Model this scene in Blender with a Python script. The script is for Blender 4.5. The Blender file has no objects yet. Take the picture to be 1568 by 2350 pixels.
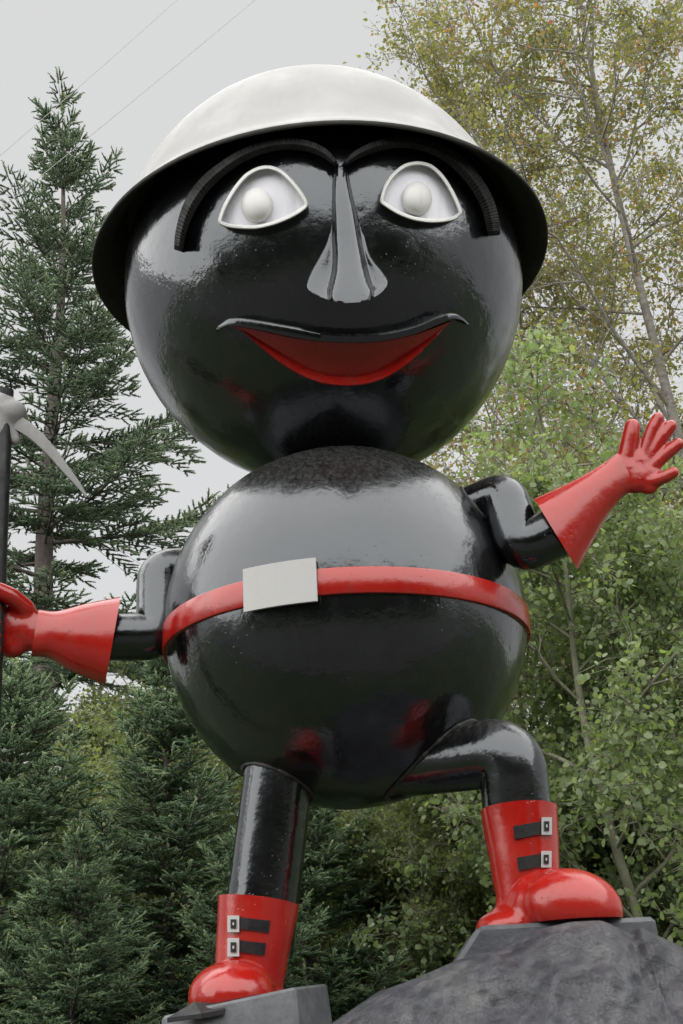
import bpy, bmesh, math, random
import numpy as np
from mathutils import Vector, Matrix, noise
scene = bpy.context.scene
COL = scene.collection
R_ = math.radians
# ------------------------------------------------------------------ camera
PITCH, ROLL, FOC, CAMZ = R_(22.0), R_(3.0), 2900.0, 1.6
CX, CY = 784.0, 1175.0                       # a 1568 x 2350 drawing frame, used to measure directions
_f = Vector((0, math.cos(PITCH), math.sin(PITCH))); _r0 = Vector((1, 0, 0)); _u0 = Vector((0, -math.sin(PITCH), math.cos(PITCH)))
_r = _r0*math.cos(ROLL) - _u0*math.sin(ROLL); _u = _u0*math.cos(ROLL) + _r0*math.sin(ROLL)
EYE = Vector((0, 0, CAMZ))
cam_d = bpy.data.cameras.new('camera'); cam = bpy.data.objects.new('camera', cam_d); COL.objects.link(cam)
cam_d.sensor_fit = 'VERTICAL'; cam_d.sensor_height = 36.0; cam_d.lens = 36.0*FOC/2350.0
cam_d.clip_start = 0.05; cam_d.clip_end = 3000
M = Matrix((_r, _u, -_f)).transposed().to_4x4(); M.translation = EYE
cam.matrix_world = M
scene.camera = cam
# ------------------------------------------------------------------ world: even overcast
world = bpy.data.worlds.new('World'); scene.world = world; world.use_nodes = True
nt = world.node_tree; nt.nodes.clear()
SUN_EL, SUN_AZ = R_(56), R_(196)             # azimuth clockwise from +Y
out = nt.nodes.new('ShaderNodeOutputWorld'); bg = nt.nodes.new('ShaderNodeBackground')
sky = nt.nodes.new('ShaderNodeTexSky'); sky.sky_type = 'NISHITA'; sky.sun_disc = False
sky.sun_elevation = SUN_EL; sky.sun_rotation = SUN_AZ
mixw = nt.nodes.new('ShaderNodeMixRGB'); mixw.inputs[0].default_value = 0.96
mixw.inputs[2].default_value = (2.92, 2.91, 2.88, 1)      # even cloud layer
nt.links.new(sky.outputs[0], mixw.inputs[1]); nt.links.new(mixw.outputs[0], bg.inputs[0])
bg.inputs[1].default_value = 0.05; nt.links.new(bg.outputs[0], out.inputs[0])
sun_d = bpy.data.lights.new('sun', 'SUN'); sun_d.energy = 1.5; sun_d.angle = R_(150); sun_d.color = (1, .98, .95)
sun = bpy.data.objects.new('sun', sun_d); COL.objects.link(sun)
_sd = Vector((math.sin(SUN_AZ)*math.cos(SUN_EL), math.cos(SUN_AZ)*math.cos(SUN_EL), math.sin(SUN_EL)))
sun.rotation_euler = _sd.to_track_quat('Z', 'Y').to_euler(); sun.location = (0, 0, 40)
vs = scene.view_settings; vs.view_transform = 'Standard'; vs.look = 'None'; vs.exposure = 2.3; vs.gamma = 1.0; vs.use_curve_mapping = False
scene.cycles.max_bounces = 10; scene.cycles.diffuse_bounces = 6; scene.cycles.transparent_max_bounces = 8
random.seed(7)

# ------------------------------------------------------------------ measuring helpers
def ray(px, py):
    return (_r*((px-CX)/FOC) + _u*((CY-py)/FOC) + _f)
def P(px, py, Y):
    d = ray(px, py); return EYE + d*(Y/d.y)
def S(px, py, C, R):
    d = ray(px, py).normalized(); oc = EYE - C; b = oc.dot(d); c = oc.dot(oc) - R*R; D = b*b - c
    if D < 0: D = 0
    return EYE + d*(-b - math.sqrt(D))

# ------------------------------------------------------------------ object helpers
def tag(o, label=None, cat=None, group=None, kind=None):
    if label: o['label'] = label
    if cat: o['category'] = cat
    if group: o['group'] = group
    if kind: o['kind'] = kind
    return o
def empty(name, loc):
    o = bpy.data.objects.new(name, None); COL.objects.link(o); o.location = loc; o.empty_display_size = .3
    return o
def wloc(o):
    v = Vector(o.location)
    while o.parent: o = o.parent; v += Vector(o.location)
    return v
def link(name, me, mat, parent=None, smooth=True):
    o = bpy.data.objects.new(name, me); COL.objects.link(o)
    if mat: me.materials.append(mat)
    if smooth: me.polygons.foreach_set('use_smooth', [True]*len(me.polygons))
    if parent is not None:
        o.parent = parent
        off = wloc(parent)
        if off.length > 0: me.transform(Matrix.Translation(-off))
    return o
def mk(name, verts, faces, mat, parent=None, smooth=True, fix=True, sharp=None):
    me = bpy.data.meshes.new(name); me.from_pydata([tuple(v) for v in verts], [], faces)
    if fix:
        bm = bmesh.new(); bm.from_mesh(me); bmesh.ops.recalc_face_normals(bm, faces=bm.faces); bm.to_mesh(me); bm.free()
    o = link(name, me, mat, parent, smooth)
    if sharp: sharpen(me, sharp)
    return o
def sharpen(me, deg=40):
    bm = bmesh.new(); bm.from_mesh(me)
    for e in bm.edges:
        e.smooth = not (len(e.link_faces) == 2 and e.calc_face_angle(0) > R_(deg))
    bm.to_mesh(me); bm.free()
def revolve(profile, n, cx=0, cy=0, cz=0, ax=1, ay=1, rot=0, close=False):
    V, F = [], []
    for (r, z) in profile:
        for k in range(n):
            t = 2*math.pi*k/n
            x, y = r*ax*math.cos(t), r*ay*math.sin(t)
            V.append((cx + x*math.cos(rot) - y*math.sin(rot), cy + x*math.sin(rot) + y*math.cos(rot), cz + z))
    m = len(profile)
    for i in range(m if close else m-1):
        for k in range(n):
            a, b = i*n+k, i*n+(k+1) % n
            c, d = ((i+1) % m)*n+(k+1) % n, ((i+1) % m)*n+k
            F.append((a, b, c, d))
    return V, F
def tube_vf(path, radii, n=20, caps=True):
    path = [Vector(p) for p in path]; V, F = [], []
    t0 = (path[1]-path[0]).normalized()
    up = Vector((0, 0, 1)) if abs(t0.z) < .9 else Vector((0, 1, 0))
    nrm = (up - t0*up.dot(t0)).normalized(); prev = t0
    for i, p in enumerate(path):
        if i == 0: t = t0
        elif i == len(path)-1: t = (path[i]-path[i-1]).normalized()
        else: t = ((path[i]-path[i-1]).normalized() + (path[i+1]-path[i]).normalized()).normalized()
        q = prev.rotation_difference(t); nrm = (q @ nrm); nrm = (nrm - t*nrm.dot(t)).normalized(); prev = t
        b = t.cross(nrm); r = radii[i] if hasattr(radii, '__len__') else radii
        for k in range(n):
            a = 2*math.pi*k/n; V.append(p + (nrm*math.cos(a) + b*math.sin(a))*r)
    for i in range(len(path)-1):
        for k in range(n):
            F.append((i*n+k, i*n+(k+1) % n, (i+1)*n+(k+1) % n, (i+1)*n+k))
    if caps:
        F.append(tuple(range(n-1, -1, -1))); F.append(tuple((len(path)-1)*n+k for k in range(n)))
    return V, F
def bend_path(pts, rad, steps=7):
    """polyline with rounded corners of the given radius"""
    pts = [Vector(p) for p in pts]; out = [pts[0]]
    for i in range(1, len(pts)-1):
        a, c, b = pts[i-1], pts[i], pts[i+1]
        d1, d2 = (a-c).normalized(), (b-c).normalized()
        ang = d1.angle(d2); cut = min(rad/math.tan(ang/2), (a-c).length*.49, (b-c).length*.49)
        p1, p2 = c + d1*cut, c + d2*cut
        for s in range(steps+1):
            u = s/steps; out.append(p1*(1-u)**2 + c*2*u*(1-u) + p2*u*u)
    out.append(pts[-1]); return out
def merge(*vfs):
    V, F = [], []
    for v, f in vfs:
        o = len(V); V += list(v); F += [tuple(i+o for i in q) for q in f]
    return V, F
def ellipsoid(c, r, rot=None, nu=20, nv=12):
    V, F = [], []; c = Vector(c)
    for i in range(nv+1):
        a = math.pi*i/nv
        for k in range(nu):
            b = 2*math.pi*k/nu
            v = Vector((r[0]*math.sin(a)*math.cos(b), r[1]*math.sin(a)*math.sin(b), r[2]*math.cos(a)))
            V.append(c + (rot @ v if rot else v))
    for i in range(nv):
        for k in range(nu): F.append((i*nu+k, i*nu+(k+1) % nu, (i+1)*nu+(k+1) % nu, (i+1)*nu+k))
    return V, F
def capsule(a, b, ra, rb, n=12):
    a, b = Vector(a), Vector(b); d = (b-a).normalized(); path, rad = [], []
    for s in range(5):
        t = math.pi/2*(1 - s/4); path.append(a - d*ra*math.sin(t)); rad.append(max(ra*math.cos(t), ra*.03))
    for s in range(5):
        t = math.pi/2*s/4; path.append(b + d*rb*math.sin(t)); rad.append(max(rb*math.cos(t), rb*.03))
    return tube_vf(path, rad, n)
def remeshed(vf, voxel, smooth=6, cut=None, fac=.5):
    """fuse overlapping shells into one continuous skin; cut = list of (point, normal) planes removing the far side"""
    me = bpy.data.meshes.new('tmp'); me.from_pydata([tuple(v) for v in vf[0]], [], vf[1])
    bm = bmesh.new(); bm.from_mesh(me); bmesh.ops.recalc_face_normals(bm, faces=bm.faces); bm.to_mesh(me); bm.free()
    o = bpy.data.objects.new('tmp', me); COL.objects.link(o)
    m = o.modifiers.new('r', 'REMESH'); m.mode = 'VOXEL'; m.voxel_size = voxel
    m = o.modifiers.new('s', 'SMOOTH'); m.iterations = smooth; m.factor = fac
    dg = bpy.context.evaluated_depsgraph_get(); dg.update()
    res = bpy.data.meshes.new_from_object(o.evaluated_get(dg))
    bpy.data.objects.remove(o); bpy.data.meshes.remove(me)
    if cut:
        bm = bmesh.new(); bm.from_mesh(res)
        for pt, nr in cut:
            r = bmesh.ops.bisect_plane(bm, geom=bm.verts[:]+bm.edges[:]+bm.faces[:], plane_co=pt, plane_no=nr, clear_outer=True)
            ed = [e for e in r['geom_cut'] if isinstance(e, bmesh.types.BMEdge)]
            bmesh.ops.holes_fill(bm, edges=ed)
        bm.to_mesh(res); bm.free()
    return res
def mesh_vf(me):
    return [v.co.copy() for v in me.vertices], [tuple(p.vertices) for p in me.polygons]
def spline(pts, n):
    """Catmull-Rom resample of tuples"""
    pts = [Vector(p) for p in pts]; q = [2*pts[0]-pts[1]] + pts + [2*pts[-1]-pts[-2]]
    out = []; m = len(pts)-1
    for j in range(n+1):
        t = j/n*m; i = min(int(t), m-1); u = t-i; a, b, c, d = q[i:i+4]
        out.append(.5*((2*b) + (c-a)*u + (2*a-5*b+4*c-d)*u*u + (3*b-a-3*c+d)*u**3))
    return out

# ------------------------------------------------------------------ materials
def newmat(name):
    m = bpy.data.materials.new(name); m.use_nodes = True; n = m.node_tree
    return m, n, n.nodes['Principled BSDF']
def nd(n, t, **kw):
    x = n.nodes.new(t)
    for k, v in kw.items():
        if k.startswith('i_'):
            x.inputs[int(k[2:]) if k[2:].isdigit() else k[2:]].default_value = v
        else: setattr(x, k, v)
    return x
def ramp(n, src, stops):
    r = n.nodes.new('ShaderNodeValToRGB'); e = r.color_ramp.elements
    e[0].position, e[0].color = stops[0][0], (*stops[0][1], 1)
    e[1].position, e[1].color = stops[-1][0], (*stops[-1][1], 1)
    for p, c in stops[1:-1]:
        x = e.new(p); x.color = (*c, 1)
    n.links.new(src, r.inputs[0]); return r
def paint(name, col, col2, rough=.12, ior=1.5, bump=.15, pit=.25, coat=0.0, scale=1.0, dust=(.07, .065, .06, .3), settle=0.0):
    """brushed-on enamel over welded steel: slight waviness, pits, dust that dulls it in patches"""
    m, n, b = newmat(name)
    tc = nd(n, 'ShaderNodeTexCoord')
    n1 = nd(n, 'ShaderNodeTexNoise', i_Scale=3.0*scale, i_Detail=5.0, i_Roughness=.6)
    n2 = nd(n, 'ShaderNodeTexNoise', i_Scale=26.0*scale, i_Detail=3.0)
    n3 = nd(n, 'ShaderNodeTexVoronoi', i_Scale=30.0*scale)
    n4 = nd(n, 'ShaderNodeTexNoise', i_Scale=2.2*scale, i_Detail=2.0)
    for x in (n1, n2, n3, n4): n.links.new(tc.outputs['Object'], x.inputs['Vector'])
    r = ramp(n, n1.outputs[0], [(.35, col), (.72, col2)])
    mp = nd(n, 'ShaderNodeMapping'); mp.inputs['Scale'].default_value = (9*scale, 9*scale, .9*scale); n.links.new(tc.outputs['Object'], mp.inputs[0])
    n5 = nd(n, 'ShaderNodeTexNoise', i_Scale=1.6, i_Detail=6.0, i_Roughness=.65); n.links.new(mp.outputs[0], n5.inputs['Vector'])
    sr = ramp(n, n5.outputs[0], [(.52, (0, 0, 0)), (.8, (1, 1, 1))])
    dm = nd(n, 'ShaderNodeMixRGB', i_0=0.0); dm.inputs[2].default_value = (dust[0], dust[1], dust[2], 1)
    df = nd(n, 'ShaderNodeMath', operation='MULTIPLY'); df.inputs[1].default_value = dust[3]; n.links.new(sr.outputs[0], df.inputs[0])
    n.links.new(df.outputs[0], dm.inputs[0]); n.links.new(r.outputs[0], dm.inputs[1]); n.links.new(dm.outputs[0], b.inputs['Base Color'])
    mr = nd(n, 'ShaderNodeMapRange'); mr.inputs[1].default_value = .3; mr.inputs[2].default_value = .75
    mr.inputs[3].default_value = rough; mr.inputs[4].default_value = rough*2.8 + .03
    n.links.new(n1.outputs[0], mr.inputs[0])
    ra_ = nd(n, 'ShaderNodeMath', operation='MULTIPLY_ADD'); ra_.inputs[1].default_value = .08; n.links.new(sr.outputs[0], ra_.inputs[0]); n.links.new(mr.outputs[0], ra_.inputs[2]); n.links.new(ra_.outputs[0], b.inputs['Roughness'])
    b.inputs['IOR'].default_value = ior
    if settle > 0:      # dust lying on upward faces, broken up by rain
        ge = nd(n, 'ShaderNodeNewGeometry'); sp = nd(n, 'ShaderNodeSeparateXYZ'); n.links.new(ge.outputs['Normal'], sp.inputs[0])
        up = nd(n, 'ShaderNodeMapRange'); up.inputs[1].default_value = .25; up.inputs[2].default_value = .95; up.inputs[4].default_value = settle; n.links.new(sp.outputs['Z'], up.inputs[0])
        nz = nd(n, 'ShaderNodeTexNoise', i_Scale=5.0, i_Detail=8.0, i_Roughness=.7); n.links.new(mp.outputs[0], nz.inputs['Vector'])
        nr_ = nd(n, 'ShaderNodeMapRange'); nr_.inputs[1].default_value = .35; nr_.inputs[2].default_value = .65; n.links.new(nz.outputs[0], nr_.inputs[0])
        mm = nd(n, 'ShaderNodeMath', operation='MULTIPLY'); n.links.new(up.outputs[0], mm.inputs[0]); n.links.new(nr_.outputs[0], mm.inputs[1])
        d2 = nd(n, 'ShaderNodeMixRGB'); d2.inputs[2].default_value = (.09, .088, .085, 1); n.links.new(mm.outputs[0], d2.inputs[0]); n.links.new(dm.outputs[0], d2.inputs[1]); n.links.new(d2.outputs[0], b.inputs['Base Color'])
        r2_ = nd(n, 'ShaderNodeMath', operation='MULTIPLY_ADD'); r2_.inputs[1].default_value = .45; n.links.new(mm.outputs[0], r2_.inputs[0]); n.links.new(ra_.outputs[0], r2_.inputs[2]); n.links.new(r2_.outputs[0], b.inputs['Roughness'])
        b.inputs['Specular Tint'].default_value = (.90, .95, 1.0, 1)
    b.inputs['Coat Weight'].default_value = coat; b.inputs['Coat Roughness'].default_value = rough*.7
    # pits / runs
    pr = ramp(n, n3.outputs['Distance'], [(.03, (0, 0, 0)), (.16, (1, 1, 1))])
    gate = ramp(n, n4.outputs[0], [(.5, (1, 1, 1)), (.62, (0, 0, 0))])
    mx = nd(n, 'ShaderNodeMath', operation='MAXIMUM'); n.links.new(pr.outputs[0], mx.inputs[0]); n.links.new(gate.outputs[0], mx.inputs[1])
    bp1 = nd(n, 'ShaderNodeBump', i_Strength=bump, i_Distance=.05)
    bp2 = nd(n, 'ShaderNodeBump', i_Strength=bump*.22, i_Distance=.02)
    bp3 = nd(n, 'ShaderNodeBump', i_Strength=pit, i_Distance=.01)
    n.links.new(n1.outputs[0], bp1.inputs['Height']); n.links.new(n2.outputs[0], bp2.inputs['Height']); n.links.new(mx.outputs[0], bp3.inputs['Height'])
    n.links.new(bp1.outputs[0], bp2.inputs['Normal']); n.links.new(bp2.outputs[0], bp3.inputs['Normal'])
    n.links.new(bp3.outputs[0], b.inputs['Normal'])
    return m
BLACK = paint('black_enamel', (.0035, .0035, .004), (.007, .007, .0075), .08, 1.78, .2, .25, dust=(.02, .02, .02, .4), settle=.6)
BROW = paint('black_brow_paint', (.004, .004, .004), (.008, .008, .008), .45, 1.4, .1, .1)
WELD = paint('painted_weld_bead', (.012, .012, .012), (.05, .048, .045), .35, 1.6, .6, .6, 0, 4)
RED = paint('red_enamel', (.31, .009, .006), (.36, .015, .009), .11, 1.6, .14, .25, 0)
WHITE = paint('white_enamel', (.315, .315, .311), (.335, .335, .33), .4, 1.35, .06, .1, dust=(.25, .25, .24, .3))
PLATE = paint('white_plate_enamel', (.40, .40, .395), (.44, .44, .432), .4, 1.4, .06, .1, dust=(.33, .33, .31, .3))
EYEW = paint('eye_white_enamel', (.60, .60, .65), (.66, .66, .70), .2, 1.5, .1, .12)
PALE = paint('pale_grey_enamel', (.55, .55, .53), (.6, .6, .58), .25, 1.5, .08, .12)
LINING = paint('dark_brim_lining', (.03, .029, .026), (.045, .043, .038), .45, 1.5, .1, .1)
SILVER = paint('silver_paint', (.20, .20, .20), (.27, .27, .265), .38, 1.6, .2, .3, 0, 2)
WIRE = paint('weathered_aluminium', (.26, .26, .26), (.34, .34, .34), .5, 1.5, 0, 0)
STRAP = paint('black_strap_paint', (.008, .008, .009), (.014, .014, .015), .3, 1.42, .1, .2, 0, 3, dust=(.03, .03, .03, .3))
def stone(name, c1, c2, c3, bump=.6, sc=1.0, spec=.4, rough=(.55, .8)):
    m, n, b = newmat(name); tc = nd(n, 'ShaderNodeTexCoord')
    a = nd(n, 'ShaderNodeTexNoise', i_Scale=1.7*sc, i_Detail=9.0, i_Roughness=.65)
    v = nd(n, 'ShaderNodeTexNoise', i_Scale=14*sc, i_Detail=6.0, i_Roughness=.7)
    w = nd(n, 'ShaderNodeTexVoronoi', i_Scale=5*sc, feature='SMOOTH_F1')
    for x in (a, v, w): n.links.new(tc.outputs['Object'], x.inputs['Vector'])
    r = ramp(n, a.outputs[0], [(.3, c1), (.52, c2), (.72, c3)]); r2 = ramp(n, v.outputs[0], [(.35, (.7, .7, .7)), (.7, (1.2, 1.2, 1.2))])
    mu = nd(n, 'ShaderNodeMixRGB', blend_type='MULTIPLY', i_0=1.0); n.links.new(r.outputs[0], mu.inputs[1]); n.links.new(r2.outputs[0], mu.inputs[2])
    n.links.new(mu.outputs[0], b.inputs['Base Color'])
    mr = nd(n, 'ShaderNodeMapRange'); mr.inputs[3].default_value = rough[0]; mr.inputs[4].default_value = rough[1]
    n.links.new(v.outputs[0], mr.inputs[0]); n.links.new(mr.outputs[0], b.inputs['Roughness']); b.inputs['Specular IOR Level'].default_value = spec
    b1 = nd(n, 'ShaderNodeBump', i_Strength=min(1, bump), i_Distance=.3*bump); b2 = nd(n, 'ShaderNodeBump', i_Strength=min(1, bump), i_Distance=.05)
    n.links.new(a.outputs[0], b1.inputs['Height']); n.links.new(v.outputs[0], b2.inputs['Height']); n.links.new(b1.outputs[0], b2.inputs['Normal'])
    b3 = nd(n, 'ShaderNodeBump', i_Strength=bump*.9, i_Distance=.06); n.links.new(w.outputs['Distance'], b3.inputs['Height']); n.links.new(b2.outputs[0], b3.inputs['Normal'])
    n.links.new(b3.outputs[0], b.inputs['Normal']); return m
ROCK = stone('dark_slate_rock', (.04, .043, .055), (.09, .094, .112), (.2, .198, .195), 1.0, 2.6, .9, (.2, .5))
SLAB = stone('grey_painted_concrete', (.08, .085, .095), (.105, .11, .12), (.13, .135, .14), .12, .9, .5, (.45, .6))
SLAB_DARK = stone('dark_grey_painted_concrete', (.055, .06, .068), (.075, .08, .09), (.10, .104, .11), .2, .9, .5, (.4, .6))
def ground_mat():
    m, n, b = newmat('mown_grass'); tc = nd(n, 'ShaderNodeTexCoord')
    a = nd(n, 'ShaderNodeTexNoise', i_Scale=.35, i_Detail=10.0, i_Roughness=.7); n.links.new(tc.outputs['Object'], a.inputs['Vector'])
    r = ramp(n, a.outputs[0], [(.3, (.022, .035, .014)), (.55, (.035, .052, .02)), (.75, (.06, .055, .035))])
    n.links.new(r.outputs[0], b.inputs['Base Color']); b.inputs['Roughness'].default_value = .9
    bp = nd(n, 'ShaderNodeBump', i_Strength=.6, i_Distance=.1); n.links.new(a.outputs[0], bp.inputs['Height']); n.links.new(bp.outputs[0], b.inputs['Normal'])
    return m
def gravel_mat():
    m, n, b = newmat('gravel'); tc = nd(n, 'ShaderNodeTexCoord')
    a = nd(n, 'ShaderNodeTexVoronoi', i_Scale=30.0); n.links.new(tc.outputs['Object'], a.inputs['Vector'])
    r = ramp(n, a.outputs['Color'], [(.2, (.035, .034, .033)), (.8, (.085, .082, .078))])
    n.links.new(r.outputs[0], b.inputs['Base Color']); b.inputs['Roughness'].default_value = .9
    return m
def bark_mat(name, c1, c2, sx=6, sz=1.5, marks=None):
    m, n, b = newmat(name); tc = nd(n, 'ShaderNodeTexCoord'); mp = nd(n, 'ShaderNodeMapping'); mp.inputs['Scale'].default_value = (sx, sx, sz)
    n.links.new(tc.outputs['Object'], mp.inputs[0])
    a = nd(n, 'ShaderNodeTexNoise', i_Scale=2.5, i_Detail=8.0, i_Roughness=.7); n.links.new(mp.outputs[0], a.inputs['Vector'])
    r = ramp(n, a.outputs[0], [(.32, c1), (.66, c2)] if not marks else [(.30, marks), (.38, c1), (.66, c2)])
    n.links.new(r.outputs[0], b.inputs['Base Color']); b.inputs['Roughness'].default_value = .85
    bp = nd(n, 'ShaderNodeBump', i_Strength=.5, i_Distance=.03); n.links.new(a.outputs[0], bp.inputs['Height']); n.links.new(bp.outputs[0], b.inputs['Normal'])
    return m
def leaf_mat(name, stops, rough=.5, trans=.35, spec=.35):
    m, n, b = newmat(name); at = nd(n, 'ShaderNodeAttribute', attribute_name='tint')
    r = ramp(n, at.outputs['Fac'], stops); n.links.new(r.outputs[0], b.inputs['Base Color']); b.inputs['Roughness'].default_value = rough
    b.inputs['Specular IOR Level'].default_value = spec
    if trans > 0:
        t = nd(n, 'ShaderNodeBsdfTranslucent'); g = nd(n, 'ShaderNodeMixRGB', blend_type='MULTIPLY', i_0=1.0); g.inputs[2].default_value = (1.5, 1.6, .8, 1)
        n.links.new(r.outputs[0], g.inputs[1]); n.links.new(g.outputs[0], t.inputs[0])
        mx = nd(n, 'ShaderNodeMixShader', i_0=trans); n.links.new(b.outputs[0], mx.inputs[1]); n.links.new(t.outputs[0], mx.inputs[2])
        n.links.new(mx.outputs[0], n.nodes['Material Output'].inputs[0])
    return m
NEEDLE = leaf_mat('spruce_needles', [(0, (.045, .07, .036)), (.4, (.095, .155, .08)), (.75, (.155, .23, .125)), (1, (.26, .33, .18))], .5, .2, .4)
NEEDLE_OLD = leaf_mat('old_spruce_needles', [(0, (.055, .075, .046)), (.4, (.105, .155, .092)), (.85, (.16, .22, .13)), (1, (.22, .24, .12))], .55, .15, .3)
ASPEN = leaf_mat('aspen_leaves', [(0, (.14, .19, .09)), (.5, (.21, .27, .135)), (.9, (.28, .34, .18)), (1, (.37, .38, .15))], .42, .45, .5)
BIRCH = leaf_mat('birch_leaves_turning', [(0, (.12, .13, .05)), (.45, (.19, .195, .075)), (.7, (.25, .22, .085)), (.85, (.32, .19, .075)), (1, (.36, .13, .06))], .48, .5, .4)
BUSH = leaf_mat('bush_leaves', [(0, (.10, .125, .055)), (.5, (.16, .195, .08)), (.9, (.22, .26, .10)), (1, (.3, .3, .10))], .48, .45, .4)
BARK_SPRUCE = bark_mat('spruce_bark', (.055, .045, .04), (.14, .115, .105), 7, 4)
BARK_BIRCH = bark_mat('birch_bark', (.14, .125, .11), (.26, .25, .22), 3, 8, (.04, .035, .03))
BARK_ASPEN = bark_mat('aspen_bark', (.13, .13, .09), (.24, .24, .17), 4, 3)

# ================================================================== SETTING
def ground():
    n = 40; V, F = [], []
    for j in range(n+1):
        for i in range(n+1):
            u, v = (i/n*2-1), (j/n*2-1)
            x, y = 600*u*abs(u)**1.5, 600*v*abs(v)**1.5
            V.append((x, y, .05*noise.noise(Vector((x*.15, y*.15, 0))) - .05))
    for j in range(n):
        for i in range(n): F.append((j*(n+1)+i, j*(n+1)+i+1, (j+1)*(n+1)+i+1, (j+1)*(n+1)+i))
    tag(mk('ground', V, F, ground_mat()), kind='structure')
    V, F = [], []
    for i in range(61):
        x = -60+2*i
        for y in (-6+.15*math.sin(x), 3.2+.25*math.sin(x*.7)): V.append((x, y, .03))
    for i in range(60): F.append((2*i, 2*i+2, 2*i+3, 2*i+1))
    tag(mk('gravel_path', V, F, gravel_mat()), kind='structure')
ground()

# ================================================================== STATUE
BC, BR = Vector((-.01, 6.76, 3.65)), 1.0
HC, HR = Vector((-.04, 6.76, 5.82)), 1.22
def PS(px, py, Y): return P(px, py, Y - .46)
statue = empty('miner_statue', (0.1, 6.5, 1.7))
tag(statue, 'giant glossy black ball-bodied miner statue with red gloves, belt and boots striding on rocks', 'statue')
def uv_ball(name, C, R, parent, wob=.006, n=96, m=64):
    V, F = [], []
    for i in range(m+1):
        a = math.pi*i/m
        for k in range(n):
            b = 2*math.pi*k/n
            d = Vector((math.sin(a)*math.cos(b), math.sin(a)*math.sin(b), math.cos(a)))
            V.append(C + d*(R + wob*noise.noise(d*2.3+Vector((R, 0, 0))) + wob*.4*noise.noise(d*7)))
    for i in range(m):
        for k in range(n): F.append((i*n+k, (i+1)*n+k, (i+1)*n+(k+1) % n, i*n+(k+1) % n))
    me_o = mk(name, V, F, BLACK, parent)
    bm = bmesh.new(); bm.from_mesh(me_o.data); bmesh.ops.remove_doubles(bm, verts=bm.verts, dist=1e-4); bm.to_mesh(me_o.data); bm.free()
    me_o.data.polygons.foreach_set('use_smooth', [True]*len(me_o.data.polygons))
    return me_o
body = uv_ball('body', BC, BR, statue)
head = uv_ball('head', HC, HR, statue)

def Z2(z):  # measured face points -> drawing frame
    return (435.6 + z[0]*.46297, 326.7 + z[1]*.46297)
def HS(z, h): q = Z2(z); return S(q[0], q[1], HC, HR+h)
# --- eyes
eyeL = [(135,400),(148,355),(165,310),(210,230),(270,155),(340,117),(400,112),(460,135),(520,195),(565,255),(595,312),(560,345),(500,380),(420,412),(330,433),(240,430),(180,422)]
eyeR = [(940,300),(948,260),(962,215),(1000,155),(1060,105),(1130,90),(1200,105),(1260,160),(1310,240),(1345,320),(1355,352),(1325,382),(1280,395),(1200,402),(1110,390),(1030,360),(975,325)]
def eye(outl, pc, pr):
    cx = sum(p[0] for p in outl)/len(outl); cy = sum(p[1] for p in outl)/len(outl)
    pts = outl; n = len(pts); dense = []
    for i in range(n):                           # densify the closed outline, corners kept crisp at the two ends
        a, b = pts[i], pts[(i+1) % n]
        for s in range(3): dense.append((a[0]+(b[0]-a[0])*s/3, a[1]+(b[1]-a[1])*s/3))
    for _ in range(2):
        dense = [(dense[i-1][0]*.2+dense[i][0]*.6+dense[(i+1) % len(dense)][0]*.2, dense[i-1][1]*.2+dense[i][1]*.6+dense[(i+1) % len(dense)][1]*.2) for i in range(len(dense))]
    m = len(dense); V, F = [], []
    prof = [(0, -.02), (0, .05), (5, .06), (15, .06), (20, .05), (22, -.02)]
    for off, h in prof:
        for i, p in enumerate(dense):
            a, b = dense[i-1], dense[(i+1) % m]; tx, ty = b[0]-a[0], b[1]-a[1]; l = math.hypot(tx, ty) or 1
            nx, ny = -ty/l, tx/l
            if (cx-p[0])*nx + (cy-p[1])*ny < 0: nx, ny = -nx, -ny
            V.append(HS((p[0]+nx*off, p[1]+ny*off), h))
    k = len(prof)
    for j in range(k-1):
        for i in range(m): F.append((j*m+i, j*m+(i+1) % m, (j+1)*m+(i+1) % m, (j+1)*m+i))
    mk('eye_frame', V, F, PALE, head, sharp=50)
    V, F = [], []
    for s in (1, .66, .33, 0.02):
        for i, p in enumerate(dense): V.append(HS((cx+(p[0]-cx)*s*.95, cy+(p[1]-cy)*s*.95), .014))
    for j in range(3):
        for i in range(m): F.append((j*m+i, j*m+(i+1) % m, (j+1)*m+(i+1) % m, (j+1)*m+i))
    F.append(tuple(3*m+i for i in range(m)))
    mk('eyeball', V, F, EYEW, head)
    V, F = [], []; q = 28
    for s, h in ((1.03, .0), (1.03, .02), (.99, .03), (.88, .045), (.7, .058), (.45, .066), (.2, .07), (.02, .071)):
        for i in range(q):
            t = 2*math.pi*i/q; V.append(HS((pc[0]+pr[0]*s*math.cos(t), pc[1]+pr[1]*s*math.sin(t)), h))
    for j in range(7):
        for i in range(q): F.append((j*q+i, j*q+(i+1) % q, (j+1)*q+(i+1) % q, (j+1)*q+i))
    F.append(tuple(7*q+i for i in range(q)))
    mk('pupil', V, F, PALE, head)
eye(eyeL, (333, 312), (76, 84)); eye(eyeR, (1127, 278), (73, 84))
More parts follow.
